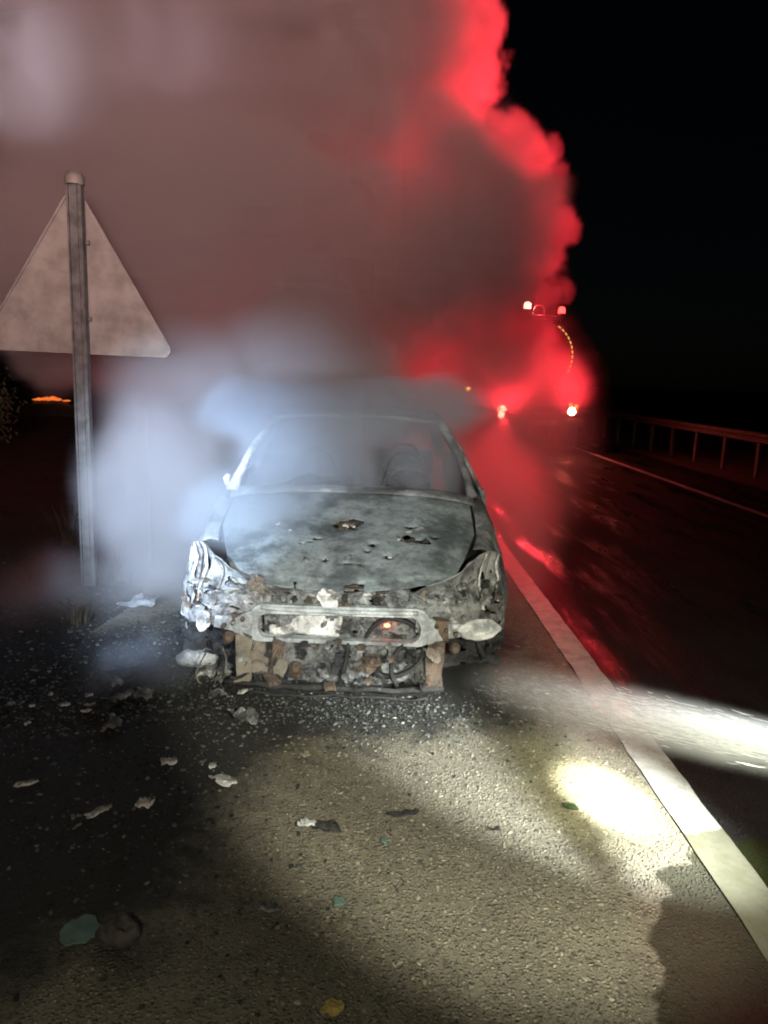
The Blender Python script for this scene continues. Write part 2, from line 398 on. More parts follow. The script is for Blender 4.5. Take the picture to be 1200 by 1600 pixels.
# fenders
ARCH = (.80, .26, .345)
def fender_fn(sd):
    def fn(u, v):
        y = .17 + 1.20 * u
        hx = hood_hw(y) + .012; z0 = hood_z(hx, min(y, 1.02)) + .006 + max(0, y - 1.02) * .04
        tp = 1 - .13 * max(0, (.62 - y) / .45) ** 2
        pts = [(hx, z0), (hx + .07, z0 + .004), (.865 * tp, z0 - .065), (.905 * tp, z0 - .17), (.918 * tp, .47), (.912 * tp, .34), (.90 * tp, .17)]
        f_ = v * (len(pts) - 1); i = min(int(f_), len(pts) - 2); w = f_ - i
        p0 = pts[max(i - 1, 0)]; p1 = pts[i]; p2 = pts[i + 1]; p3 = pts[min(i + 2, len(pts) - 1)]
        cr = lambda a, b, c, d: .5 * (2 * b + (c - a) * w + (2 * a - 5 * b + 4 * c - d) * w * w + (3 * b - a - 3 * c + d) * w ** 3)
        x = cr(p0[0], p1[0], p2[0], p3[0]); z = cr(p0[1], p1[1], p2[1], p3[1])
        x += .014 * math.exp(-((math.hypot(y - ARCH[0], z - ARCH[1]) - ARCH[2] - .03) / .03) ** 2)
        q = nvec((x, y, z), 4.5, .012, sd * 3 + 5)
        return (sd * q[0], q[1], q[2])
    def keep(u, v):
        x, y, z = fn(u, v)
        if math.hypot(y - ARCH[0], z - ARCH[1]) < ARCH[2]: return False
        if y < .50 + .03 * nz((x, y, z), 9) and v < .30 + .5 * (.52 - y) and z > .50: return False
        if y < .40 and z < .46 + .05 * nz((x, y, z), 7, 3): return False
        return True
    return fn, keep
for sd in (-1, 1):
    fn, kp = fender_fn(sd)
    grid('fender', fn, 60, 42, M['dullash'] if sd < 0 else M['body'], CAR, kp, .006)
    # inner wheel arch liner
    grid('wheel_arch', lambda u, v, sd=sd: (sd * (.50 + .38 * v), ARCH[0] + .36 * math.cos(math.pi * (.02 + .96 * u)), ARCH[1] + .36 * math.sin(math.pi * (.02 + .96 * u))), 20, 4, M['dark'], CAR, None, .006, (8, .008))
    # headlight bucket: concave burnt-out shell with ribs
    HB = [(.36, .13, .545), (.62, .19, .66), (.80, .42, .735), (.875, .50, .70)]
    HBb = [(.36, .12, .48), (.60, .14, .455), (.78, .23, .455), (.865, .36, .475)]
    def hb_fn(u, v, sd=sd):
        f_ = u * 3; i = min(int(f_), 2); w = f_ - i
        a = Vector(HB[i]).lerp(Vector(HB[i + 1]), w); b = Vector(HBb[i]).lerp(Vector(HBb[i + 1]), w)
        p = a.lerp(b, v); dp = .10 * math.sin(math.pi * v) * math.sin(math.pi * min(1, max(0, u)))
        q = nvec((p.x - dp * .25, p.y + dp, p.z), 10, .018, sd)
        return (sd * q[0], q[1], q[2])
    hb = grid('headlight_shell', hb_fn, 26, 14, M['dullash'] if sd < 0 else M['grey'], CAR, lambda u, v: noise.noise(Vector((u * 9, v * 7, 3.3))) < .42, .005)
    for k in range(4):
        u = .50 + k * .125 + .03 * math.sin(k * 2.1 + sd)
        pts = []
        for j in range(7):
            a = Vector(hb_fn(u, j / 6)); pts.append((a.x, a.y - .03 + .012 * noise.noise(Vector((k, j, 1))), a.z))
        tube('rib', pts, [.006 + .010 * abs(noise.noise(Vector((k * 2, j * .8, 5)))) for j in range(7)], M['ash'] if k % 2 else M['dullash'], hb, 6, jit=.014)
    # strut tower
    lathe('strut_tower', [(.13, .45), (.13, .62), (.09, .70), (.04, .71)], M['rust'], CAR, 18, 'Z', (sd * .56, .80, 0), jit=.01)
# pillars, roof, doors, rear
def bez(a, b, bend, n=8):
    a = Vector(a); b = Vector(b); return [tuple(a.lerp(b, i / n) + Vector(bend) * math.sin(math.pi * i / n)) for i in range(n + 1)]
for sd in (-1, 1):
    tube('windscreen_pillar', bez((sd * .755, 1.02, .93), (sd * .575, 1.66, 1.345), (sd * .012, 0, .035), 12), [.034, .030] + [.024] * 9 + [.028, .03], M['ash'] if sd < 0 else M['body'], CAR, 8, jit=.007)
    tube('roof_rail', bez((sd * .575, 1.66, 1.345), (sd * .56, 3.15, 1.335), (0, 0, .035), 10), .032, M['body'], CAR, 8, jit=.008)
    tube('centre_pillar', bez((sd * .865, 2.38, .86), (sd * .585, 2.34, 1.36), (sd * .03, 0, 0), 8), .035, M['body'], CAR, 8, jit=.006)
    tube('rear_pillar', bez((sd * .56, 3.15, 1.335), (sd * .72, 3.88, .93), (sd * .02, 0, .03), 8), .05, M['body'], CAR, 8, jit=.006)
    if sd < 0: tube('mirror_stub', [(sd * .77, 1.13, .945), (sd * .81, 1.12, .955), (sd * .815, 1.11, .985), (sd * .80, 1.11, 1.01)], [.024, .026, .022, .012], M['ash'], CAR, 7, jit=.008)
    for y0, y1 in ((1.38, 2.36), (2.40, 3.22)):
        d = grid('door', lambda u, v, sd=sd, y0=y0, y1=y1: (sd * (.905 - .05 * max(0, v - .55) / .45 - .02 * (1 - v) ** 2 + .006 * math.sin(v * 9)), y0 + (y1 - y0) * u, .19 + .73 * v), 24, 18, M['body'], CAR, None, .03, (3, .014, y0))
        tube('window_frame', [(sd * .85, y0 + .02, .92), (sd * (.73 if y0 < 2 else .6), y0 + (.30 if y0 < 2 else .03), 1.16 if y0 < 2 else 1.34), (sd * .60, y0 + (.42 if y0 < 2 else .2), 1.33), (sd * .59, y1 - .05, 1.34), (sd * .85, y1 - .03, .92)], .014, M['grey'], d, 6, jit=.004)
        box('door_handle', (sd * .915, y1 - .16, .80), (.03, .16, .03), M['dark'], d, .008)
    grid('rear_quarter', lambda u, v, sd=sd: (sd * (.905 - .05 * max(0, v - .55) / .45 - .16 * max(0, u - .5) ** 2 * 4 * .5), 3.25 + .90 * u, .19 + (.76 - .03 * u) * v), 30, 22, M['body'], CAR, lambda u, v: math.hypot(3.25 + .9 * u - 3.42, .19 + .76 * v - ARCH[1]) > ARCH[2], .02, (3, .012, 4))
    box('sill', (sd * .86, 2.3, .16), (.10, 1.9, .11), M['dark'], CAR, .02)
grid('roof_panel', lambda u, v: ((u * 2 - 1) * .575, 1.66 + 1.5 * v, 1.352 + .035 * (1 - (u * 2 - 1) ** 2) * (1 if v > .1 else .6) - .05 * math.sin(math.pi * v) * (1 - (u * 2 - 1) ** 2) * noise.noise(Vector((u * 2.3, v * 2.3, 1)))), 30, 40, M['body'], CAR, None, .006, (4, .012))
tube('roof_header', [((u / 10 - 1) * .57, 1.645 - .015 * (1 - (u / 10 - 1) ** 2), 1.352 + .03 * (1 - (u / 10 - 1) ** 2)) for u in range(21)], .014, M['ash'], CAR, 6, jit=.007)
lump('charred_lump', (.06, 1.72, 1.415), (.07, .06, .045), 3.3, M['dark'], CAR, 3, .5)
grid('tailgate', lambda u, v: ((u * 2 - 1) * (.70 - .05 * v), 4.10 - .25 * v ** 2 - .05 * (u * 2 - 1) ** 2, .35 + .6 * v), 20, 12, M['body'], CAR, None, .03, (3, .015))
tube('tailgate_frame', [(-.70, 3.86, .95), (-.60, 3.50, 1.20), (-.52, 3.19, 1.35), (0, 3.17, 1.38), (.52, 3.19, 1.35), (.60, 3.50, 1.20), (.70, 3.86, .95)], .03, M['body'], CAR, 8, jit=.006)
box('rear_bumper_beam', (0, 4.12, .42), (1.3, .06, .12), M['grey'], CAR, .015)
box('floor_pan', (0, 2.35, .15), (1.62, 3.0, .03), M['dark'], CAR, .005)
grid('firewall', lambda u, v: ((u * 2 - 1) * .74, 1.10 - .05 * v, .18 + .74 * v), 12, 8, M['rust'], CAR, None, .01, (5, .02))
# cabin: dash frame, steering wheel, seat frames
tube('dashboard_beam', bez((-.70, 1.32, .80), (.70, 1.32, .80), (0, .02, .02), 12), .035, M['rust'], CAR, 8, jit=.012)
scrap('dashboard_skin', (-.3, 1.26, .82), .5, 71, M['dark'], CAR, (R(70), 0, .1), 10, .3, 1.6)
scrap('dashboard_skin', (.35, 1.25, .80), .42, 74, M['dark'], CAR, (R(75), 0, -.1), 10, .3, 1.5)
sw = empty('steering_wheel', (.36, 1.52, .86)); sw.parent = CAR
tube('wheel_rim', [(.18 * math.cos(a * R(15)), .05 * math.sin(a * R(15)), .17 * math.sin(a * R(15))) for a in range(25)], .010, M['rust'], sw, 6)
for a in (30, 150, 270): tube('spoke', [(0, 0, 0), (.18 * math.cos(R(a)), .05 * math.sin(R(a)), .17 * math.sin(R(a)))], .008, M['rust'], sw, 6)
for sx in (-.36, .36):
    for sy in (1.95, 2.75):
        st = empty('seat', (sx, sy, .18)); st.parent = CAR
        tube('backrest_frame', [(.21 * math.copysign(abs(math.cos(R(a))) ** .6, math.cos(R(a))), .25 + .17 * max(0, math.sin(R(a))), .12 + .76 * math.sin(R(a)) ** .9) for a in range(0, 181, 9)], .014, M['dark'], st, 6, jit=.004)
        for k in range(5):
            z = .22 + k * .13
            tube('spring', [(-.20 + .40 * i / 10, .27 + .12 * (z / .8) + .012 * math.sin(i * 2.4), z + .015 * math.cos(i * 2.4)) for i in range(11)], .005, M['dark'], st, 5)
        tube('cushion_frame', [(-.22, -.22, .12), (.22, -.22, .12), (.22, .25, .10), (-.22, .25, .10), (-.22, -.22, .12)], .016, M['dark'], st, 6)
# wheels: bare rims in the charred remains of the tyres
def wheel(x, y, sd):
    w = empty('wheel', (x, y, .225)); w.parent = CAR
    tp_ = [(.20, -.09), (.255, -.095), (.27, -.06), (.27, .06), (.255, .095), (.20, .09)]
    lathe('tyre', [(r - .035 * 0, h) for r, h in tp_], M['dark'], w, 28, 'X', jit=.02, closed=True)
    rim = lathe('rim', [(.205, -.085), (.195, -.07), (.185, .02), (.185, .05), (.195, .075), (.205, .085)], M['grey'], w, 28, 'X', jit=.005)
    lathe('hub', [(.07, sd * .0), (.07, sd * .05), (.03, sd * .065), (0.001, sd * .065)], M['rust'], w, 16, 'X')
    for k in range(5):
        a = k * 2 * math.pi / 5 + .3
        tube('spoke', [(sd * .05, .04 * math.cos(a), .04 * math.sin(a)), (sd * .055, .19 * math.cos(a), .19 * math.sin(a))], [.026, .018], M['grey'], rim, 6)
    return w
for sd in (-1, 1):
    wheel(sd * .79, .80, sd); wheel(sd * .79, 3.42, sd)
    lathe('brake_disc', [(.03, -.01), (.125, -.011), (.125, .011), (.03, .01)], M['rust'], CAR, 24, 'X', (sd * .68, .80, .24), closed=True)
# crash beam: rounded-rectangle alloy frame with flared ends
def rrect(hw, hh, r, n=8, cz=0):
    pts = []
    for cx_, cz_, a0 in ((hw - r, hh - r, 0), (-(hw - r), hh - r, 90), (-(hw - r), -(hh - r), 180), (hw - r, -(hh - r), 270)):
        for i in range(n + 1):
            a = R(a0 + 90 * i / n); pts.append((cx_ + r * math.cos(a), cz + cz_ + r * math.sin(a)))
    return pts
def ring_plate(name, outer, inner, y0, y1, bow, mat, parent, zc, jit=.004):
    n = len(outer); vs = []; fs = []
    for (pl, yy) in ((outer, y0), (inner, y0), (outer, y1), (inner, y1)):
        for x, z in pl: vs.append(nvec((x, yy + bow * x * x, z + zc), 9, jit))
    for i in range(n):
        j = (i + 1) % n
        fs += [(i, j, n + j, n + i), (2 * n + j, 2 * n + i, 3 * n + i, 3 * n + j), (j, i, 2 * n + i, 2 * n + j), (n + i, n + j, 3 * n + j, 3 * n + i)]
    o = mesh(name, vs, fs, mat, parent)
    b = o.modifiers.new('bevel', 'BEVEL'); b.width = .005; b.segments = 2; b.limit_method = 'ANGLE'
    return o
outer = [(x * (1 + .05 * (z < 0)), z) for x, z in rrect(.475, .100, .085)]
inner = rrect(.42, .066, .060, cz=-.014)
inner = [(x, z) for x, z in inner]
bb = ring_plate('crash_beam', outer, inner, .035, .095, .16, M['beam'], CAR, .385, .012)
tube('beam_ridge', [(-.40 + .8 * i / 16, .030 + .16 * (-.40 + .8 * i / 16) ** 2, .470 + .004 * noise.noise(Vector((i, 0, 0)))) for i in range(17)], .012, M['beam'], bb, 8, jit=.004)
for sd in (-1, 1):
    vsA = [(sd * .43, .06, .455), (sd * .53, .075, .415), (sd * .66, .12, .395), (sd * .665, .12, .335), (sd * .56, .08, .330), (sd * .46, .06, .300)]
    n = len(vsA); va = [nvec(v, 8, .01) for v in vsA] + [nvec((v[0], v[1] + .05, v[2]), 8, .01) for v in vsA]
    fa = [tuple(range(n)), tuple(range(2 * n - 1, n - 1, -1))] + [(i, n + i, n + (i + 1) % n, (i + 1) % n) for i in range(n)]
    mesh('beam_arm', va, fa, M['beam'], bb)
    for k in range(3):
        tube('bolt', [(sd * (.50 + k * .05), .055, .40 - k * .02), (sd * (.50 + k * .05), .085, .40 - k * .02)], .012, M['rust'], bb, 8)
    box('crash_box', (sd * .50, .20, .37), (.12, .24, .11), M['rust'], CAR, jit=(9, .02), seg=3)
    box('chassis_rail', (sd * .50, .70, .36), (.09, .9, .11), M['rust'], CAR, .01)
    # upright side bracket below the beam
    box('side_bracket', (sd * .50, .09, .185), (.085, .03, .26), M['rust'] if sd > 0 else M['tan'], CAR, jit=(10, .025), seg=4)
scrap('melted_lamp_housing', (.725, .11, .37), .115, 11, M['alloy'], CAR, (R(62), R(-5), R(6)), 14, .14, 2.2, .012, .14)
scrap('melted_lamp_housing', (-.72, .13, .36), .12, 14, M['ash'], CAR, (R(80), R(10), R(-12)), 12, .15, .7, .01, .14)
# radiator pack, upper slam panel, lower valance
grid('radiator', lambda u, v: ((u * 2 - 1) * .40, .17 + .015 * math.sin(u * 60), .08 + .42 * v), 120, 16, M['grey'], CAR, lambda u, v: noise.noise(Vector((u * 5, v * 4, 7))) < .28, .006, (5, .03))
grid('condenser_skin', lambda u, v: (-.36 + .36 * u, .13, .30 + .16 * v * (.4 + .6 * u)), 14, 8, M['ash'], CAR, lambda u, v: noise.noise(Vector((u * 3, v * 3, 5))) < .35, .005, (7, .03))
grid('slam_panel', lambda u, v: ((u * 2 - 1) * .60, .12 + .06 * v + .06 * (u * 2 - 1) ** 2, .520 + .035 * v), 50, 5, M['grey'], CAR, lambda u, v: noise.noise(Vector((u * 8, v * 2, 3))) < .25, .008, (7, .022))
box('bonnet_latch', (.02, .12, .50), (.03, .03, .07), M['dark'], CAR, .005)
tube('lower_valance', [(-.60 + 1.15 * i / 18, .055 + .12 * (-.60 + 1.15 * i / 18) ** 2, .045 + .012 * noise.noise(Vector((i * .6, 2, 0)))) for i in range(19)], .017, M['dark'], CAR, 6, jit=.012)
tube('undertray_edge', [(-.48 + .95 * i / 12, .02, .018 + .016 * noise.noise(Vector((i * .8, 5, 0)))) for i in range(13)], .008, M['dark'], CAR, 6, jit=.016)
tube('subframe', [(-.58, .55, .16), (-.45, .28, .13), (0, .24, .12), (.45, .28, .13), (.58, .55, .16)], .04, M['rust'], CAR, 8, jit=.012)
scrap('tan_panel', (-.36, .10, .19), .24, 21, M['tan'], CAR, (R(88), 0, R(4)), 12, .12, 1.3, .006)
box('engine_block', (.05, .55, .42), (.62, .42, .40), M['rust'], CAR, jit=(6, .05), seg=6)
for k in range(4): tube('intake_pipe', bez((-.18 + k * .12, .36, .56), (-.18 + k * .12, .52, .70), (0, -.03, .05), 6), .022, M['grey'], CAR, 8, jit=.006)
box('battery', (-.42, .50, .50), (.22, .18, .20), M['dark'], CAR, jit=(8, .03), seg=4)
lathe('fan_ring', [(.15, .0), (.165, -.005), (.165, .03), (.15, .03)], M['dark'], CAR, 24, 'Y', (.28, .10, .26), jit=.012, closed=True)
lump('ember', (.245, .125, .375), (.016, .010, .009), 1.0, M['ember'], CAR, 2, .3)
# torn scraps packed round the beam, slam panel, lamps and valance
rnd = random.Random(7)
def scraps(n, xr, yr, zr, sz, mats, name, seed0, nn=9, crm=.2):
    for k in range(n):
        x = rnd.uniform(*xr); z = rnd.uniform(*zr); y = rnd.uniform(*yr) + .10 * x * x
        scrap(name, (x, y, z), rnd.uniform(*sz), seed0 + k, M[rnd.choice(mats)], CAR, (R(90) + rnd.uniform(-.9, .9), rnd.uniform(-.8, .8), rnd.uniform(-.9, .9)), nn, crm, rnd.uniform(.6, 1.8))
# slumped bumper skin at both corners and a crusted, holed undertray: continuous melted sheets
def fbm(x, y, z, s_): return noise.fractal(Vector((x * s_, y * s_, z * s_)), 1.0, 2.0, 5)
def crust(name, fn, nu, nv, mat, amp, sc, hole, k):
    def f2(u, v):
        p = fn(u, v); d = fbm(p[0] + k, p[1], p[2], sc); r = abs(noise.noise(Vector((p[0] * sc * 1.7, k, p[2] * sc * 1.7))))
        return (p[0] + .35 * amp * noise.noise(Vector((p[2] * sc, p[0] * sc, k))), p[1] - amp * d - amp * .8 * (.35 - r), p[2] + .45 * amp * noise.noise(Vector((p[0] * sc, 7, p[2] * sc))))
    return grid(name, f2, nu, nv, mat, CAR, lambda u, v: noise.noise(Vector((u * 7 * nu / 60, v * 7 * nv / 30, k))) < hole + .25 * min(1, 6 * min(v, 1 - v)) - .12, .006, None, False)
for sd in (-1, 1):
    crust('melted_bumper_skin', lambda u, v, sd=sd: (sd * (.40 + .48 * u), .10 + .22 * u ** 2.2 + .02 * math.sin(v * 5), .545 - .19 * v - .03 * u), 60, 30, M['dullash'] if sd < 0 else M['grey'], .030, 9, .22, 3 + sd)
    crust('wheel_arch_tatter', lambda u, v, sd=sd: (sd * (.56 + .34 * u), .26 + .10 * u + .05 * v, .36 - .27 * v), 40, 30, M['dark'], .030, 8, .18, 11 + sd)
crust('melted_undertray', lambda u, v: (-.50 + 1.0 * u, .10 + .05 * v + .10 * (u - .5) ** 2, .275 - .235 * v), 110, 34, M['sooty'], .032, 9, .16, 21)
crust('scorched_grille_skin', lambda u, v: (-.40 + .82 * u, .135, .545 - .07 * v), 80, 12, M['grey'], .025, 10, .08, 33)
crust('condenser_crust', lambda u, v: (-.40 + .80 * u, .150, .445 - .13 * v), 80, 16, M['sooty'], .018, 8, .10, 43)
scraps(16, (-.86, -.44), (.07, .26), (.36, .56), (.03, .09), ['dullash', 'grey', 'ash', 'rust'], 'torn_sheet', 100, crm=.3)
scraps(18, (.44, .84), (.07, .30), (.36, .58), (.03, .09), ['grey', 'grey', 'dullash', 'rust', 'dark'], 'torn_sheet', 200, crm=.3)
scraps(12, (-.40, .40), (.07, .12), (.485, .545), (.03, .08), ['dullash', 'grey', 'rust', 'dark'], 'torn_sheet', 300, crm=.3)
scraps(9, (-.38, .40), (.12, .15), (.33, .42), (.03, .08), ['dullash', 'grey', 'dark', 'rust'], 'torn_sheet', 400, crm=.3)
scraps(30, (-.50, .48), (.03, .10), (.05, .27), (.03, .09), ['dullash', 'grey', 'sooty', 'rust', 'dark'], 'torn_sheet', 500, crm=.3)
scraps(8, (-.5, .5), (.01, .05), (.27, .32), (.03, .06), ['grey', 'dark', 'rust', 'dullash'], 'torn_sheet', 900, crm=.3)
# bits of mechanism left among the crust
for k in range(8):
    x = rnd.uniform(-.52, .52); z = rnd.uniform(.06, .27)
    box('bracket', (x, rnd.uniform(.03, .09), z), (rnd.uniform(.02, .06), rnd.uniform(.015, .03), rnd.uniform(.02, .09)), M[rnd.choice(['grey', 'rust', 'dark'])], CAR, jit=(20, .012), rot=(rnd.uniform(-.3, .3), rnd.uniform(-.7, .7), rnd.uniform(-.4, .4)), seg=2)
for x, z, r_ in ((-.57, .305, .030), (.60, .29, .028), (-.22, .15, .035), (.18, .20, .04)):
    lathe('horn_disc', [(.001, -.012), (r_ * .5, -.016), (r_ * .6, -.006), (r_, -.004), (r_, .012)], M['rust'], CAR, 18, 'Y', (x, .05, z), jit=.004)
for x in (-.30, .05, .33): tube('coolant_pipe', bez((x, .07, .30), (x + rnd.uniform(-.12, .12), .09, .06), (rnd.uniform(-.05, .05), -.03, 0), 9), .013, M[rnd.choice(['rust', 'dark', 'grey'])], CAR, 8, jit=.006)
scrap('pale_crumpled_sheet', (-.06, .07, .53), .12, 31, M['ash'], CAR, (R(80), R(10), 0), 16, .3, 1.1, .004, .2)
scrap('pale_crumpled_sheet', (-.44, .14, .56), .12, 33, M['tan'], CAR, (R(80), R(-20), 0), 10, .3, 1)
scrap('pale_crumpled_sheet', (.42, .15, .525), .09, 35, M['tan'], CAR, (R(90), R(0), 0), 10, .15, 1)
scrap('tan_panel', (.50, .05, .26), .09, 37, M['tan'], CAR, (R(90), 0, 0), 8, .15, 1)
for k in range(18):
    x = rnd.uniform(-.8, .8); y = rnd.uniform(.06, .22) + .12 * x * x; z = rnd.uniform(.12, .55)
    pts = [(x, y, z)]; d = Vector((rnd.uniform(-1, 1), rnd.uniform(-.3, .2), rnd.uniform(-.8, .5))).normalized()
    for i in range(7):
        d = (d + Vector((rnd.uniform(-.6, .6), rnd.uniform(-.4, .3), rnd.uniform(-.8, .5)))).normalized()
        q = Vector(pts[-1]) + d * .035; q.z = max(.03, min(.58, q.z)); q.y = max(.03, q.y); q.x = max(-.84, min(.80, q.x)); pts.append(tuple(q))
    tube('charred_cable', pts, rnd.choice([.004, .005, .007, .009]), M[rnd.choice(['dullash', 'grey', 'dark', 'dark', 'rust'])], CAR, 6, jit=.002)

# ------------------------------------------------------------------ tanker truck with lit rear lamps
TX, TY = 3.88, 18.0
TR = empty('tanker_truck', (TX, TY, 0)); tag(TR, 'red tanker truck stopped on the road beyond the smoke, rear lamps lit', 'truck')
def lamp_light(name, loc, power, r=.06, parent=TR, col=(1, .035, .055), aim=None, deg=150):
    l = bpy.data.lights.new(name, 'SPOT' if aim else 'POINT'); l.energy = power; l.color = col; l.shadow_soft_size = r
    o = bpy.data.objects.new(name, l); COL.objects.link(o); o.parent = parent; o.location = loc
    if aim:
        l.spot_size = R(deg); l.spot_blend = .9; o.rotation_euler = Vector(aim).to_track_quat('-Z', 'Y').to_euler()
    return o
tp = [(.01, -.16), (.3, -.145), (.55, -.10), (.72, -.03), (.80, .06), (.84, .2), (.84, 4.6), (.72, 4.8), (.01, 4.9)]
tank = lathe('tank', tp, M['tankpaint'], TR, 40, 'Y', (0, .25, 2.30))
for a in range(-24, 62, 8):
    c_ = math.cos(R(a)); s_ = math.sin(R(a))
    box('reflective_dash', (.83 * c_, .28, 2.30 + .83 * s_), (.03, .02, .075), M['tape_glow'], TR, .004, rot=(0, R(-a), 0))  # dashes of reflective tape round the tank end, made to glow
for y in (.5, 2.4, 4.2): lathe('tank_band', [(.845, y), (.86, y + .01), (.86, y + .07), (.845, y + .08)], M['steel'], TR, 40, 'Y', (0, .25, 2.30))
lathe('rear_manhole', [(.01, -.05), (.22, -.05), (.25, -.02), (.25, .03)], M['steel'], TR, 24, 'Y', (-.1, .12, 2.25))
for sx in (-.35, .35): box('frame_rail', (sx, 3.0, .95), (.09, 6.2, .24), M['steel'], TR, .01)
box('rear_body_panel', (0, .32, 1.28), (2.30, .10, .34), M['tankpaint'], TR, .02)
box('rear_bumper', (0, .05, .72), (2.35, .12, .20), M['steel'], TR, .02)
box('underrun_bar', (-.78, .0, .32), (.56, .05, .06), M['white_plate'], TR, .01)
box('number_plate', (.25, -.02, .72), (.52, .01, .11), M['white_plate'], TR, .002)
for sx in (-1, 1):
    cl = box('lamp_bracket', (sx * .80, .0, 1.02), (.42, .06, .20), M['steel'], TR, .01)
    lathe('tail_lamp', [(.001, -.05), (.07, -.04), (.095, 0), (.095, .02)], M['red_lamp'], cl, 18, 'Y', (sx * .04 + .0, -.03, -.02))
    lathe('turn_lamp', [(.001, -.03), (.035, -.025), (.045, 0), (.045, .02)], M['amber'] if sx < 0 else M['amber_dim'], cl, 16, 'Y', (-.13 if sx < 0 else .14, -.03, -.03 if sx < 0 else .11))
    lathe('turn_lamp', [(.001, -.03), (.04, -.025), (.05, 0), (.05, .02)], M['amber_dim'], cl, 16, 'Y', (-.12 if sx < 0 else .0, -.03, .14))
    if sx < 0: lathe('fog_lamp', [(.001, -.04), (.05, -.03), (.07, 0), (.07, .02)], M['red_lamp'], cl, 16, 'Y', (-.06, -.03, -.16))
    box('mudflap', (sx * .92, .45, .55), (.5, .02, .55), M['rubber'], TR, .004)
    for y in (.95, 5.9):
        for dx in ((0, .28) if y < 2 else (0,)):
            wh = lathe('wheel', [(.30, -.12), (.46, -.13), (.50, -.09), (.50, .09), (.46, .13), (.30, .12)], M['rubber'], TR, 24, 'X', (sx * (1.03 - dx), y, .50), closed=True)
            lathe('rim', [(.30, -.10), (.27, 0), (.10, sx * .04), (.001, sx * .05)], M['steel'], wh, 20, 'X')
    box('side_locker', (sx * 1.05, 2.6, .95), (.30, 2.2, .55), M['tankpaint'], TR, .02)
box('side_marker', (-1.215, 2.4, 1.10), (.03, .10, .06), M['amber'], TR, .008)
lathe('flank_lamp', [(.001, -.02), (.04, -.02), (.055, 0), (.055, .03)], M['amber'], TR, 14, 'Y', (-1.62, .60, 1.44))
tube('lamp_stalk', [(-1.15, .62, 1.30), (-1.45, .62, 1.38), (-1.62, .62, 1.44)], .02, M['steel'], TR, 6)
# top walkway, rails, beacons
box('walkway', (.12, 2.2, 3.16), (.62, 4.2, .035), M['chrome'], TR, .006)
for y in (.12, 1.4, 2.8, 4.1):
    tube('hand_rail', [(-.22, y, 3.17), (-.22, y, 3.38), (-.16, y, 3.46), (-.02, y, 3.46), (.04, y, 3.38), (.04, y, 3.17)], .018, M['chrome'], TR, 8)
tube('walkway_edge', [(-.42, .05, 3.235), (.1, .03, 3.22), (.46, .05, 3.19)], .022, M['chrome'], TR, 8)
for k in range(5): tube('rail_foot', [(.18 + k * .06, .06, 3.10), (.18 + k * .06, .06, 3.24)], .012, M['chrome'], TR, 6)
for x, z, m_ in ((-.38, 3.36, 'hot_lamp'), (.44, 3.28, 'red_dim')):
    b_ = lathe('beacon', [(.075, 0), (.085, .03), (.08, .12), (.05, .16), (.001, .17)], M[m_], TR, 18, 'Z', (x, .08, z))
    lathe('beacon_base', [(.001, -.06), (.09, -.06), (.09, .0), (.07, .012)], M['steel'], b_, 18, 'Z')
lad = empty('ladder', (-.62, .06, 1.2)); lad.parent = TR
for sx in (-.16, .16): tube('stile', [(sx, 0, 0), (sx, .0, 1.9), (sx, .2, 2.05)], .016, M['chrome'], lad, 8)
for k in range(7): tube('rung', [(-.16, 0, .15 + k * .27), (.16, 0, .15 + k * .27)], .012, M['chrome'], lad, 8)
cab = box('cab', (0, 6.25, 1.75), (2.3, 1.7, 2.2), M['tankpaint'], TR, .12)
box('rear_window', (0, -.86, .45), (1.5, .02, .5), M['steel'], cab, .01)
for sx in (-1, 1): box('side_window', (sx * 1.16, .1, .45), (.02, .9, .6), M['steel'], cab, .01)
# the light those lamps throw on smoke and wet road
lamp_light('beacon_light', (-.38, -.20, 3.75), 15000, .12, aim=(-.36, -1, .50), deg=66)
lamp_light('tail_light_left', (-.76, -.22, 1.0), 20000, .06, aim=(-.27, -1, .29), deg=48)
lamp_light('fog_light', (-.82, -.22, .85), 44000, .05, aim=(-.183, -1, -.040), deg=8.5)
lamp_light('beacon_glow', (-.20, -.25, 3.62), 50, .08)
lamp_light('tail_light_right', (.84, -.22, 1.0), 3500, .06, aim=(-.3, -1, .40), deg=46)

# ------------------------------------------------------------------ road sign seen from behind
SG = empty('road_sign', (-2.16, 5.52, 0)); tag(SG, 'triangular road sign seen from behind on a galvanised post', 'road sign')
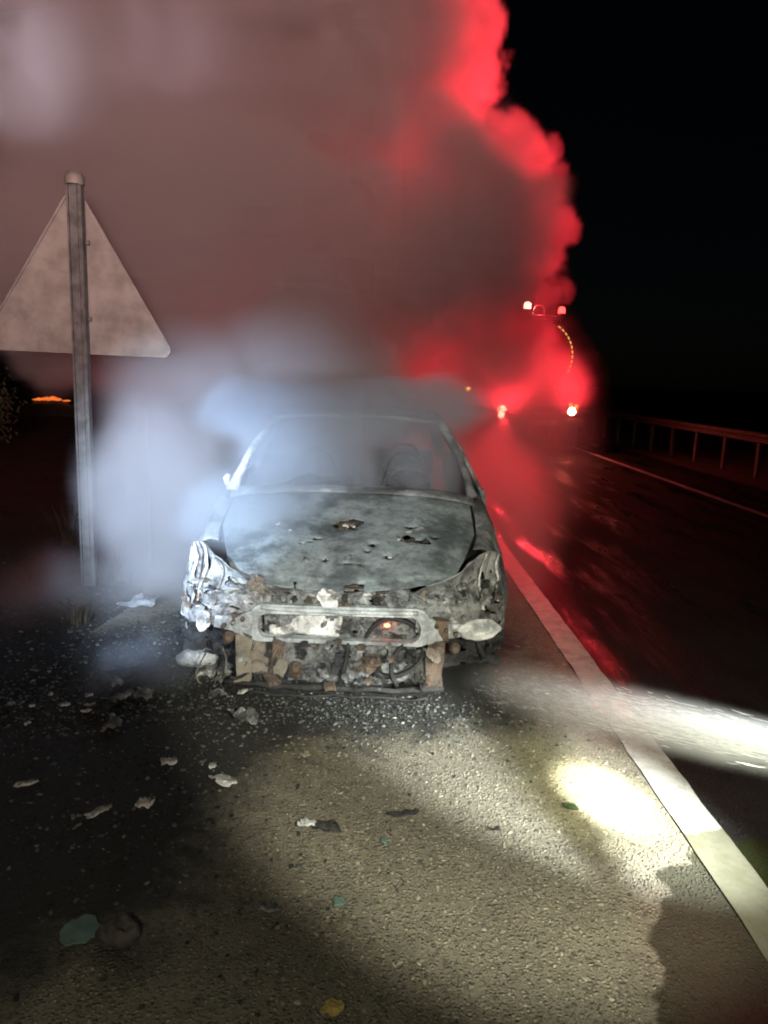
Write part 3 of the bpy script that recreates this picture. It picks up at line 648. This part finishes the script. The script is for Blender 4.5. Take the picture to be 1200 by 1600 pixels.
# open C-section post
prof = [(-.052, .03), (-.052, -.03), (-.040, -.03), (-.040, -.012), (-.018, -.012), (-.018, -.022), (.018, -.022), (.018, -.012), (.040, -.012), (.040, -.03), (.052, -.03), (.052, .03)]
vs = [(x, y, 0) for x, y in prof] + [(x, y, 2.93) for x, y in prof]; n = len(prof)
mesh('post', vs, [(i, n + i, n + (i + 1) % n, (i + 1) % n) for i in range(n)] + [tuple(range(n, 2 * n))], M['galv'], SG)
lathe('post_cap', [(.066, 0), (.066, .05), (.05, .085), (.001, .095)], M['signback'], SG, 16, 'Z', (0, 0, 2.90))
def tri_round(w, h, r, n=6):
    A = [(-w / 2, 0), (w / 2, 0), (0, h)]; out = []
    for i in range(3):
        p = Vector(A[i]); a = (Vector(A[i - 1]) - p).normalized(); b = (Vector(A[(i + 1) % 3]) - p).normalized()
        half = a.angle(b) / 2; tl = r / math.tan(half); cpt = p + (a + b).normalized() * (r / math.sin(half))
        s0 = p + a * tl; s1 = p + b * tl
        a0 = math.atan2(*(s0 - cpt).yx); a1 = math.atan2(*(s1 - cpt).yx)
        while a1 < a0: a1 += 2 * math.pi
        for k in range(n + 1):
            an = a0 + (a1 - a0) * k / n; out.append((cpt.x + r * math.cos(an), cpt.y + r * math.sin(an)))
    return out
tr = tri_round(1.40, 1.20, .055); n = len(tr)
vs = [(x, 0, z) for x, z in tr] + [(x, .012, z) for x, z in tr]
pl = mesh('plate', vs, [tuple(range(n)), tuple(range(2 * n - 1, n - 1, -1))] + [(i, n + i, n + (i + 1) % n, (i + 1) % n) for i in range(n)], M['signback'], SG, loc=(-.04, .055, 1.745), rot=(0, R(.6), R(7)))
ti = tri_round(1.33, 1.14, .05)
ringv = [(x, -.002, z) for x, z in tr] + [(x, -.016, z) for x, z in tr] + [(x * .965, -.016, .022 + z * .955) for x, z in tr] + [(x * .965, -.002, .022 + z * .955) for x, z in tr]
mesh('folded_edge', ringv, [(k * n + i, k * n + (i + 1) % n, ((k + 1) % 4) * n + (i + 1) % n, ((k + 1) % 4) * n + i) for k in range(4) for i in range(n)], M['signback'], pl)
for z in (.25, .78): box('clamp', (.04, -.03, z), (.13, .02, .035), M['galv'], pl, .006)

# ------------------------------------------------------------------ guardrail
GR = empty('guardrail', (7.3, 8, 0)); tag(GR, 'long steel guardrail on posts along the far edge of the dark road', 'guardrail')
vs = []; fs = []; pf = [(0, .86), (-.03, .84), (-.03, .80), (.01, .765), (-.03, .73), (-.03, .69), (0, .67), (.012, .69), (.012, .84)]
n = len(pf)
for i in range(31):
    y = i * 1.4
    vs += [(x, y, z) for x, z in pf]
for i in range(30):
    for k in range(n): fs.append((i * n + k, i * n + (k + 1) % n, (i + 1) * n + (k + 1) % n, (i + 1) * n + k))
mesh('rail', vs, fs, M['galv'], GR)
p0 = None
for i in range(30):
    if p0 is None: p0 = q = box('post', (.06, i * 1.4 + .5, .37), (.06, .11, .78), M['galv'], GR, .006)
    else: q = p0.copy(); COL.objects.link(q); q.location = (.06, i * 1.4 + .5, .37)

# ------------------------------------------------------------------ roadside plants on the dark verge
def weed(name, loc, h, n, seed, label, group):
    rd = random.Random(seed); vs = []; fs = []
    for k in range(n):
        a = rd.uniform(0, 6.3); l = h * rd.uniform(.4, 1); b = rd.uniform(.1, .7) * l; r0 = rd.uniform(0, .12); w = rd.uniform(.003, .008)
        o_ = len(vs)
        for j in range(5):
            t_ = j / 4; rr = r0 + b * t_ * t_; ww = w * (1 - t_ * .85)
            x = rr * math.cos(a); y = rr * math.sin(a); z = l * (t_ - .25 * t_ * t_)
            vs += [(x - ww * math.sin(a), y + ww * math.cos(a), z), (x + ww * math.sin(a), y - ww * math.cos(a), z)]
        for j in range(4): fs.append((o_ + 2 * j, o_ + 2 * j + 1, o_ + 2 * j + 3, o_ + 2 * j + 2))
    o = mesh(name, vs, fs, M['weed'], loc=loc); tag(o, label, 'weed', group); return o
for k, (x, y, h, lb) in enumerate([(-2.02, 5.75, .42, 'dry weed clump standing just behind the foot of the sign post'), (-2.62, 5.5, .34, 'dry weed clump on the verge just left of the sign post'),
                                   (-2.9, 6.9, .55, 'tallest dry weed clump on the dark verge behind the sign post'), (-1.95, 4.75, .22, 'low scorched weed clump between the sign post and the burnt car'),
                                   (-3.0, 4.9, .30, 'dry weed clump at the left edge in front of the sign')]):
    weed('dry_weed', (x, y, -.016), h, 90, k, lb, 'dry weeds on the verge')
def shrub(loc, r, seed, label):
    rd = random.Random(seed); e = empty('roadside_shrub', loc); tag(e, label, 'shrub')
    st = []; vs = []; fs = []
    for k in range(7):
        a = rd.uniform(0, 6.3); b = Vector((math.cos(a) * r * rd.uniform(.3, .8), math.sin(a) * r * rd.uniform(.3, .8), r * rd.uniform(.7, 1.3)))
        tube('branch', [(0, 0, 0), tuple(b * .5 + Vector((0, 0, .1))), tuple(b)], [.03, .02, .008], M['bark'], e, 6); st.append(b)
    for k in range(1500):
        b = rd.choice(st); c = b * rd.uniform(.5, 1.1) + Vector((rd.gauss(0, .16 * r), rd.gauss(0, .16 * r), rd.gauss(0, .14 * r)))
        d = Vector((rd.gauss(0, 1), rd.gauss(0, 1), rd.gauss(0, 1))).normalized(); s_ = d.orthogonal().normalized(); l = rd.uniform(.03, .06); o_ = len(vs)
        vs += [tuple(c - d * l), tuple(c + s_ * l * .4), tuple(c + d * l), tuple(c - s_ * l * .4)]; fs.append((o_, o_ + 1, o_ + 2, o_ + 3))
    mesh('foliage', vs, fs, M['shrub'], e)
shrub((-6.9, 12.5, -.02), 1.0, 8, 'dark leafy shrub on the verge at the far left below the sign')
# small grass fire far out on the dark field
FI = empty('grass_fire', (-11.3, 26, -.42)); tag(FI, 'low orange grass fire glowing far off on the dark field behind the sign', 'fire')
rd = random.Random(4)
for k in range(14):
    x = rd.gauss(0, .42); h = .10 * math.exp(-(x / .5) ** 2) + .04 * rd.random(); w = rd.uniform(.12, .26)
    prof_ = [(w * math.sin(math.pi * min(1, .15 + .85 * (1 - j / 6))) * (1 - j / 6) ** .5 + .002, h * j / 6) for j in range(7)]
    lathe('flame', prof_, M['flame'], FI, 10, 'Z', (x, rd.uniform(-.2, .2), .88 + rd.uniform(-.02, .04)))
grid('burning_bank', lambda u, v: (-1.6 + 3.2 * u, -.9 + 1.8 * v, .92 * math.sin(math.pi * u) ** .6 * math.sin(math.pi * v) ** .6 + .06 * noise.noise(Vector((u * 6, v * 6, 1))) - .02), 20, 14, M['soil'], FI, None, 0)

# ------------------------------------------------------------------ debris on the ground
def bit(name, x, y, size, seed, mat, label, cat, group=None, asp=1.3, flat=.18, rz=0, z=.012, rag=.26):
    o = scrap(name, (x, y, z + size * flat * .35), size * .66, seed, M[mat], None, (R(4 * math.sin(seed)), R(5 * math.cos(seed)), rz), 14, flat, asp, .005, rag)
    return tag(o, label, cat, group)
G = 'charred fragments in front of the car'
bit('plastic_shard', -.83, 1.94, .20, 1, 'green', 'torn dull green plastic sheet on the dark ground nearest the camera', 'shard', None, .95, .05, .3, .006, .18)
tag(lump('stone', (-.705, 1.915, .022), (.055, .038, .045), 5, M['stone'], None, 3, .55, .2), 'dark stone lying right beside the torn green plastic sheet', 'stone')
bit('leaf', -.063, 1.685, .075, 4, 'leaf', 'pale yellow dry leaf on the ground at the bottom edge', 'leaf', None, 1.3, .12, .1)
bit('leaf', .812, 2.655, .055, 6, 'greenleaf', 'small dark green leaf at the edge of the bright torch spot', 'leaf', None, 2.0, .15, -.6)
bit('burnt_fragment', .155, 2.572, .085, 8, 'dark', 'black elongated burnt fragment alone on the pale gravelly shoulder', 'fragment', G, 2.2, .2, .1)
bit('burnt_fragment', .50, 2.49, .035, 9, 'dark', 'smallest black crumb on the pale shoulder left of the torch spot', 'fragment', G, 1.2, .3)
bit('burnt_fragment', -.57, 2.77, .105, 12, 'ash', 'pale two-lobed ash flake in front of the burnt car', 'fragment', G, 2.0, .25, -.3)
bit('burnt_fragment', -.83, 2.90, .09, 13, 'ash', 'pale forked ash flake nearest the left of the car front', 'fragment', G, 1.4, .3, .5)
bit('burnt_fragment', -.99, 2.53, .075, 15, 'ash', 'slender pale flake pointing up right on the dark ground', 'fragment', G, 2.3, .2, .6)
bit('burnt_fragment', -.835, 2.58, .08, 16, 'ash', 'pale curled hook-shaped flake on the dark ground', 'fragment', G, 1.5, .5, .2)
bit('burnt_fragment', -1.345, 2.71, .07, 17, 'ash', 'pale flake lying farthest left on the dark ground', 'fragment', G, 2.2, .2, .5)
bit('burnt_fragment', -.645, 2.88, .05, 18, 'ash', 'small round pale flake just above the two-lobed one', 'fragment', G, 1.1, .3)
bit('burnt_fragment', -.206, 2.482, .075, 19, 'alloy', 'bright whitish flake where soot meets the pale shoulder', 'fragment', G, 1.5, .4, .3)
bit('burnt_fragment', -.13, 2.47, .10, 20, 'dark', 'black sooty flake right beside the bright whitish flake', 'fragment', G, 1.6, .3, -.2)
bit('plastic_shard', .08, 2.40, .06, 22, 'green', 'little blue-green plastic chip in the middle of the pale shoulder', 'shard', None, .7, .1)
bit('plastic_shard', -.067, 2.083, .06, 23, 'green', 'little blue-green plastic chip on the lower edge of the pale shoulder', 'shard', None, 1.2, .1)
bit('burnt_fragment', -.29, 2.04, .07, 24, 'grey', 'curved grey flake on dark ground left of the pale shoulder', 'fragment', G, 1.8, .4)
bit('burnt_fragment', -.265, 2.99, .05, 25, 'tan', 'small tan chip on the sooty edge straight before the car', 'fragment', G, 1.2, .35)
bit('metal_strip', -1.62, 5.00, .20, 27, 'grey', 'bent pale metal strip on the ground between sign post and car', 'metal strip', None, 2.6, .35, .5, .03)
tag(lump('melted_wheel_trim', (-.97, 4.00, .05), (.115, .07, .055), 7, M['alloy'], None, 3, .22, .1, True), 'pale melted lump on the ground by the burnt car front wheel under the bright smoke', 'melted lump')
bit('sooty_sheet', -1.28, 3.75, .26, 29, 'dark', 'crumpled black sheet on the ash heap left of the burnt car', 'sheet', None, 1.5, .3, .5, .03)
for k in range(14):
    x = -1.62 + .30 * rd.gauss(0, .8); y = 3.38 + .22 * rd.gauss(0, .8)
    bit('ash_flake', x, y, rd.uniform(.03, .065), 700 + k, 'ash', 'pale ash flake in the cluster on the dark ground before the sign', 'ash flake', 'ash flakes in the cluster before the sign', 1.3, .3, rd.uniform(0, 3))
for k in range(16):
    x = rd.uniform(-1.35, -.5); y = rd.uniform(3.2, 4.0)
    bit('torn_flake', x, y, rd.uniform(.06, .15), 800 + k, rd.choice(['grey', 'dark', 'ash', 'grey']), 'torn grey flake on the ash heap beside the car front', 'flake', 'torn flakes on the ash heap', 1.5, .4, rd.uniform(0, 3), .02)

ICO = bmesh.new(); bmesh.ops.create_icosphere(ICO, subdivisions=1, radius=1); IV = [v.co.copy() for v in ICO.verts]; IF = [tuple(v.index for v in f.verts) for f in ICO.faces]; ICO.free()
def pebbles(name, n, place, size, mat, flat, seed, label):
    rd = random.Random(seed); vs = []; fs = []
    for k in range(n):
        p = place(rd)
        if p is None: continue
        r = size[0] + (size[1] - size[0]) * rd.random() ** 2.5; a = rd.uniform(0, 6.3); ca, sa = math.cos(a), math.sin(a)
        sx = r * rd.uniform(.8, 1.6); sy = r * rd.uniform(.6, 1.0); sz = r * rd.uniform(*flat); o_ = len(vs)
        for v in IV:
            d = 1 + rd.uniform(-.22, .22); x = v.x * sx * d; y = v.y * sy * d
            vs.append((p[0] + x * ca - y * sa, p[1] + x * sa + y * ca, p[2] + v.z * sz * d + sz * .25))
        for f in IF: fs.append((f[0] + o_, f[1] + o_, f[2] + o_))
    o = mesh(name, vs, fs, M[mat]); tag(o, label, 'gravel', None, 'stuff'); return o
def on_shoulder(rd):
    x = rd.uniform(-.9, 1.18); y = 1.2 + 2.0 * rd.random() ** 1.2
    if x < -.35 + .3 * noise.noise(Vector((y * 2, 0, 3))) and rd.random() < .85: return None
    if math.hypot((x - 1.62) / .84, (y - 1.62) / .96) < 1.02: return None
    return (x, y, -.0005)
pebbles('gravel', 9000, on_shoulder, (.002, .0085), 'gravel', (.35, .7), 11, 'small pale stones standing out of the gravelly shoulder')
def ash_heap(rd):
    c = rd.choice([(-1.05, 3.75, .40, .30), (-.6, 3.45, .5, .15), (.1, 3.48, .5, .12), (-1.6, 3.45, .3, .25), (-.9, 2.9, .6, .5), (-1.3, 4.4, .35, .4), (-1.5, 2.5, .7, .7)])
    x = rd.gauss(c[0], c[2]); y = rd.gauss(c[1], c[3])
    hz = .05 * math.exp(-((x + 1.0) / .45) ** 2 - ((y - 3.8) / .35) ** 2)
    return (x, y, hz * rd.random())
pebbles('ash_debris', 9000, ash_heap, (.003, .011), 'chips', (.3, .8), 12, 'loose ash, char and chips heaped and scattered before the car')
def on_verge(rd): return (rd.uniform(-3.6, -1.4), rd.uniform(1.6, 6.5), -.016)
pebbles('verge_gravel', 4000, on_verge, (.004, .016), 'chips', (.3, .6), 13, 'scorched gravel and char on the dark verge')

# ------------------------------------------------------------------ water jet from a hose out of frame on the right
J0 = Vector((1.70, 1.45, .70)); 
def jet_point(s, a, b):
    """s along the jet, a/b: position in its fan"""
    base = J0 + Vector((-.98 * s, 2.42 * s, -.62 * s - .10 * s * s))
    w = .016 + .19 * s ** 1.2
    return base + Vector((.93, .38, 0)) * (a * w * 1.1) + Vector((0, 0, 1)) * (b * w * .75) 
rd = random.Random(21); vs = []; fs = []
for k in range(3200):
    a = rd.gauss(0, .45); b = rd.gauss(0, .42); s0 = rd.random() * .98; ln = rd.uniform(.01, .06) * (1.2 - s0); r = rd.uniform(.0005, .0014) * (1.3 - .7 * s0)
    o_ = len(vs); wob = rd.uniform(0, 9)
    ok = True
    for j in range(5):
        s_ = s0 + ln * j / 4; p = jet_point(s_, a + .03 * math.sin(wob + j), b + .03 * math.cos(wob + j * 1.3)); rr = r * math.sin(math.pi * (.12 + .76 * j / 4))
        if p.z < .006: p.z = .006
        for q in range(4):
            an = math.pi / 2 * q; vs.append((p.x + rr * math.cos(an) * .9, p.y + rr * math.cos(an) * .3, p.z + rr * math.sin(an)))
    for j in range(4):
        for q in range(4): fs.append((o_ + j * 4 + q, o_ + j * 4 + (q + 1) % 4, o_ + j * 4 + 4 + (q + 1) % 4, o_ + j * 4 + 4 + q))
tag(mesh('water_spray', vs, fs, M['water'], smooth=True), 'white fan of hose water spraying low across the edge line', 'water', None, 'stuff')

# ------------------------------------------------------------------ smoke, steam and mist: real volumes
def volume(name, lo, hi, vox, balls, thr, edge, nscale, namp, warp, dens, col, aniso=0.0, seed=0.0, stretch=(1, 1, 1), label=None, soft=False, detail=5, billow=0.0):
    v = bpy.data.volumes.new(name); o = bpy.data.objects.new(name, v); COL.objects.link(o)
    m = bpy.data.materials.new(name); m.use_nodes = True; nt = m.node_tree; nt.nodes.clear()
    out = nt.nodes.new('ShaderNodeOutputMaterial'); pv = nt.nodes.new('ShaderNodeVolumePrincipled')
    pv.inputs['Color'].default_value = (*col, 1); pv.inputs['Density'].default_value = dens; pv.inputs['Anisotropy'].default_value = aniso
    nt.links.new(pv.outputs[0], out.inputs['Volume']); v.materials.append(m)
    g = bpy.data.node_groups.new(name, 'GeometryNodeTree')
    g.interface.new_socket('Geometry', in_out='INPUT', socket_type='NodeSocketGeometry')
    g.interface.new_socket('Geometry', in_out='OUTPUT', socket_type='NodeSocketGeometry')
    N = g.nodes.new; L = g.links.new
    def node(t_, op, args):
        n = N(t_); n.operation = op
        for i, x in enumerate(args):
            if isinstance(x, bpy.types.NodeSocket): L(x, n.inputs[i])
            else: n.inputs[i].default_value = x
        return n
    Mx = lambda op, *a: node('ShaderNodeMath', op, a).outputs[0]
    def V(op, *a):
        n = node('ShaderNodeVectorMath', op, a); return n.outputs[1] if op in ('LENGTH', 'DOT_PRODUCT') else n.outputs[0]
    pos = N('GeometryNodeInputPosition').outputs[0]
    nn = N('ShaderNodeTexNoise'); nn.inputs['Scale'].default_value = nscale * .5; nn.inputs['Detail'].default_value = 2
    L(V('MULTIPLY', V('ADD', pos, (seed, seed * .7, seed * 1.3)), stretch), nn.inputs['Vector'])
    p = V('ADD', pos, V('MULTIPLY', V('SUBTRACT', nn.outputs['Color'], (.5, .5, .5)), (warp, warp, warp)))
    q = None
    for (x, y, z, rx, ry, rz, k) in balls:
        d = V('MULTIPLY', V('SUBTRACT', p, (x, y, z)), (1 / rx, 1 / ry, 1 / rz))
        f = Mx('MULTIPLY', Mx('MAXIMUM', Mx('SUBTRACT', 1.0, V('DOT_PRODUCT', d, d)), 0.0), k)
        q = f if q is None else Mx('ADD' if soft else 'MAXIMUM', q, f)
    n2 = N('ShaderNodeTexNoise'); n2.inputs['Scale'].default_value = nscale; n2.inputs['Detail'].default_value = detail; n2.inputs['Roughness'].default_value = .55
    L(V('MULTIPLY', V('ADD', p, (seed, 0, 0)), stretch), n2.inputs['Vector'])
    n3 = N('ShaderNodeTexNoise'); n3.inputs['Scale'].default_value = nscale * 3.3; n3.inputs['Detail'].default_value = 2
    L(V('MULTIPLY', p, stretch), n3.inputs['Vector'])
    if billow:
        vo = N('ShaderNodeTexVoronoi'); vo.feature = 'F1'; vo.inputs['Scale'].default_value = 2.6; L(p, vo.inputs['Vector'])
        vo2 = N('ShaderNodeTexVoronoi'); vo2.feature = 'F1'; vo2.inputs['Scale'].default_value = 5.5; L(p, vo2.inputs['Vector'])
        bl = Mx('MULTIPLY', Mx('SUBTRACT', .62, Mx('ADD', vo.outputs['Distance'], Mx('MULTIPLY', vo2.outputs['Distance'], .45))), billow)
    has = Mx('GREATER_THAN', q, 0.0)
    q = Mx('ADD', q, Mx('ADD', Mx('MULTIPLY', Mx('SUBTRACT', n2.outputs[0], .5), namp), Mx('MULTIPLY', Mx('SUBTRACT', n3.outputs[0], .5), namp * .35)))
    if billow: q = Mx('ADD', q, bl)
    mr = N('ShaderNodeMapRange'); mr.interpolation_type = 'SMOOTHSTEP'; L(q, mr.inputs[0]); mr.inputs[1].default_value = thr; mr.inputs[2].default_value = thr + edge
    vc = N('GeometryNodeVolumeCube'); L(Mx('MULTIPLY', mr.outputs[0], has), vc.inputs['Density'])
    vc.inputs['Min'].default_value = lo; vc.inputs['Max'].default_value = hi
    for i, a in enumerate('XYZ'): vc.inputs['Resolution ' + a].default_value = max(4, int((hi[i] - lo[i]) / vox))
    sm = N('GeometryNodeSetMaterial'); sm.inputs['Material'].default_value = m; L(vc.outputs[0], sm.inputs[0])
    go = N('NodeGroupOutput'); L(sm.outputs[0], go.inputs[0]); N('NodeGroupInput')
    md = o.modifiers.new(name, 'NODES'); md.node_group = g
    tag(o, label, 'smoke', None, 'stuff'); return o

plume = [(-2.8, 7.8, 2.5, 1.9, 1.5, 1.2, .9), (-1.8, 7.7, 2.9, 1.4, 1.3, 1.2, 1.2), (-2.3, 7.3, 2.5, 1.2, 1.0, 1.0, 1.5), (-.55, 7.2, 1.35, 1.0, 1.5, 1.2, 1), (-.45, 8.4, 2.8, 1.6, 1.5, 1.25, 1), (.85, 8.6, 3.35, 1.15, 1.2, .95, 1), (1.25, 8.9, 3.55, .75, .9, .6, .8), (.8, 8.8, 4.1, .9, 1, .7, .8),
         (-1.2, 9, 4.6, 2.4, 2.2, 2.2, .8), (0, 9.3, 5.6, 1.3, 1.5, 1.2, .8), (-1.0, 10, 7.6, 2.4, 2.5, 2.4, .8), (-3.6, 9, 4.6, 3.2, 2.4, 2.3, .7), (-4.6, 10, 7.6, 4.0, 3, 3.2, .7), (-2.2, 8, 3.2, 1.8, 1.7, 1.5, .9),
         (-6.8, 10, 4.6, 3.0, 2.4, 2.3, .7), (-7.2, 10.5, 7.4, 3.4, 3, 3.0, .7)]
volume('smoke', (-9.5, 5.2, .1), (3.2, 13.5, 9.2), .08, plume, .08, .46, 1.0, 1.6, 1.6, 2.0, (.66, .60, .58), .1, 0.0, label='thick billowing smoke plume rising from the burnt car', soft=True, billow=.25)
fringe = [(.55, 10.6, 6.9, 1.05, .9, 1.3, 1), (.75, 10.3, 5.7, .95, .8, .9, 1), (.55, 10.0, 4.9, .9, .8, .8, 1), (1.35, 9.9, 4.35, .85, .8, .65, 1), (1.75, 9.7, 3.85, .75, .7, .55, 1), (2.1, 9.8, 3.6, .50, .6, .42, 1), (1.75, 10.2, 3.0, .8, .8, .7, .9), (1.6, 10.6, 2.3, .9, 1.2, .9, .9)]
volume('smoke_fringe', (-.8, 8.6, .9), (3.2, 12, 8.4), .05, fringe, .12, .22, 1.9, .55, .5, 1.7, (.66, .58, .58), .25, 4.0, label='ragged red-lit edge of the smoke plume on the road side', billow=.9)
red = [(.75, 9.8, 1.5, 1.2, 2.6, 1.25, 1.0), (1.6, 12.5, 1.6, 1.5, 5.0, 2.0, .36), (2.4, 14.5, 1.7, 1.7, 3.5, 1.6, .34), (.95, 8.2, .9, .9, 3.2, 1.5, 1.2), (1.45, 8.6, .9, .9, 3.0, 1.5, 1.1), (3.3, 16.0, 1.5, 1.5, 1.6, 1.3, .8), (1.0, 6.4, .45, .5, 1.8, .8, 1.3)]
volume('drifting_smoke', (-1, 4.6, 0), (5.6, 17.6, 4.6), .12, red, .02, .9, .9, .7, 1.0, .62, (.68, .58, .58), .25, 5.0, label='thin smoke drifting low over the road between car and truck')
steam = [(-1.58, 5.7, .75, .55, 1.5, .95, 1), (-1.5, 6.2, 1.5, .8, 1.2, .75, .9), (-1.45, 4.9, .25, .5, .9, .45, .7), (-1.75, 6.5, 1.35, .7, 1.0, .85, .8), (-.9, 6.6, 1.75, 1.0, 1.0, .6, .8), (-1.45, 5.2, 1.0, .45, .9, .7, .8), (-2.3, 5.0, .08, 1.0, .8, .25, .5)]
volume('steam', (-3.2, 3.8, 0), (.3, 8, 2.7), .06, steam, .05, .9, 1.6, .9, .9, 1.7, (.90, .92, .95), .2, 9.0, label='bright white steam rolling off the left side of the car')
wisps = [(-.5, 4.95, 1.1, .42, .5, .45, 1.2), (-.15, 4.8, 1.0, .22, .4, .40, 1), (-.6, 4.4, .85, .5, .5, .22, .6), (.30, 4.8, 1.05, .12, .3, .32, .9), (.52, 4.9, 1.0, .10, .3, .25, .7), (-.1, 5.1, 1.4, .5, .5, .22, .7), (-.3, 3.9, .12, .9, .35, .2, .5), (-.45, 5.05, 1.38, .8, .5, .30, 1.4), (.2, 5.15, 1.43, .65, .5, .26, 1.3), (-.5, 4.6, 1.1, .45, .35, .35, .8), (-.75, 4.2, .85, .5, .5, .3, .7), (.30, 4.75, 1.12, .42, .28, .32, 1.0), (-.3, 4.7, 1.3, .7, .35, .25, .9), (-1.2, 3.7, .1, .5, .4, .2, .5)]
volume('wisp_of_steam', (-1.4, 3.4, 0), (1, 5.9, 1.9), .045, wisps, .05, .8, 3.0, .8, .35, 3.0, (.62, .70, .79), .1, 3.0, (1.3, 1.3, .6), label='faint steam wisps over the hood and in the empty windscreen opening')
mist = []
for k in range(26):
    s_ = .12 + k * .034; p = jet_point(s_, 0, 0); w = .045 + .21 * s_ ** 1.1
    mist.append((p.x, p.y, max(.03, p.z), w * 1.2, .16, w * .85, 1 - .018 * k))
volume('spray_mist', (.2, 1.5, 0), (1.9, 4.2, .9), .022, mist, .02, .95, 4.0, .22, .03, 3.6, (.9, .93, .93), .1, 2.0, (1.0, .25, 1.0), label='fine white mist round the hose jet')
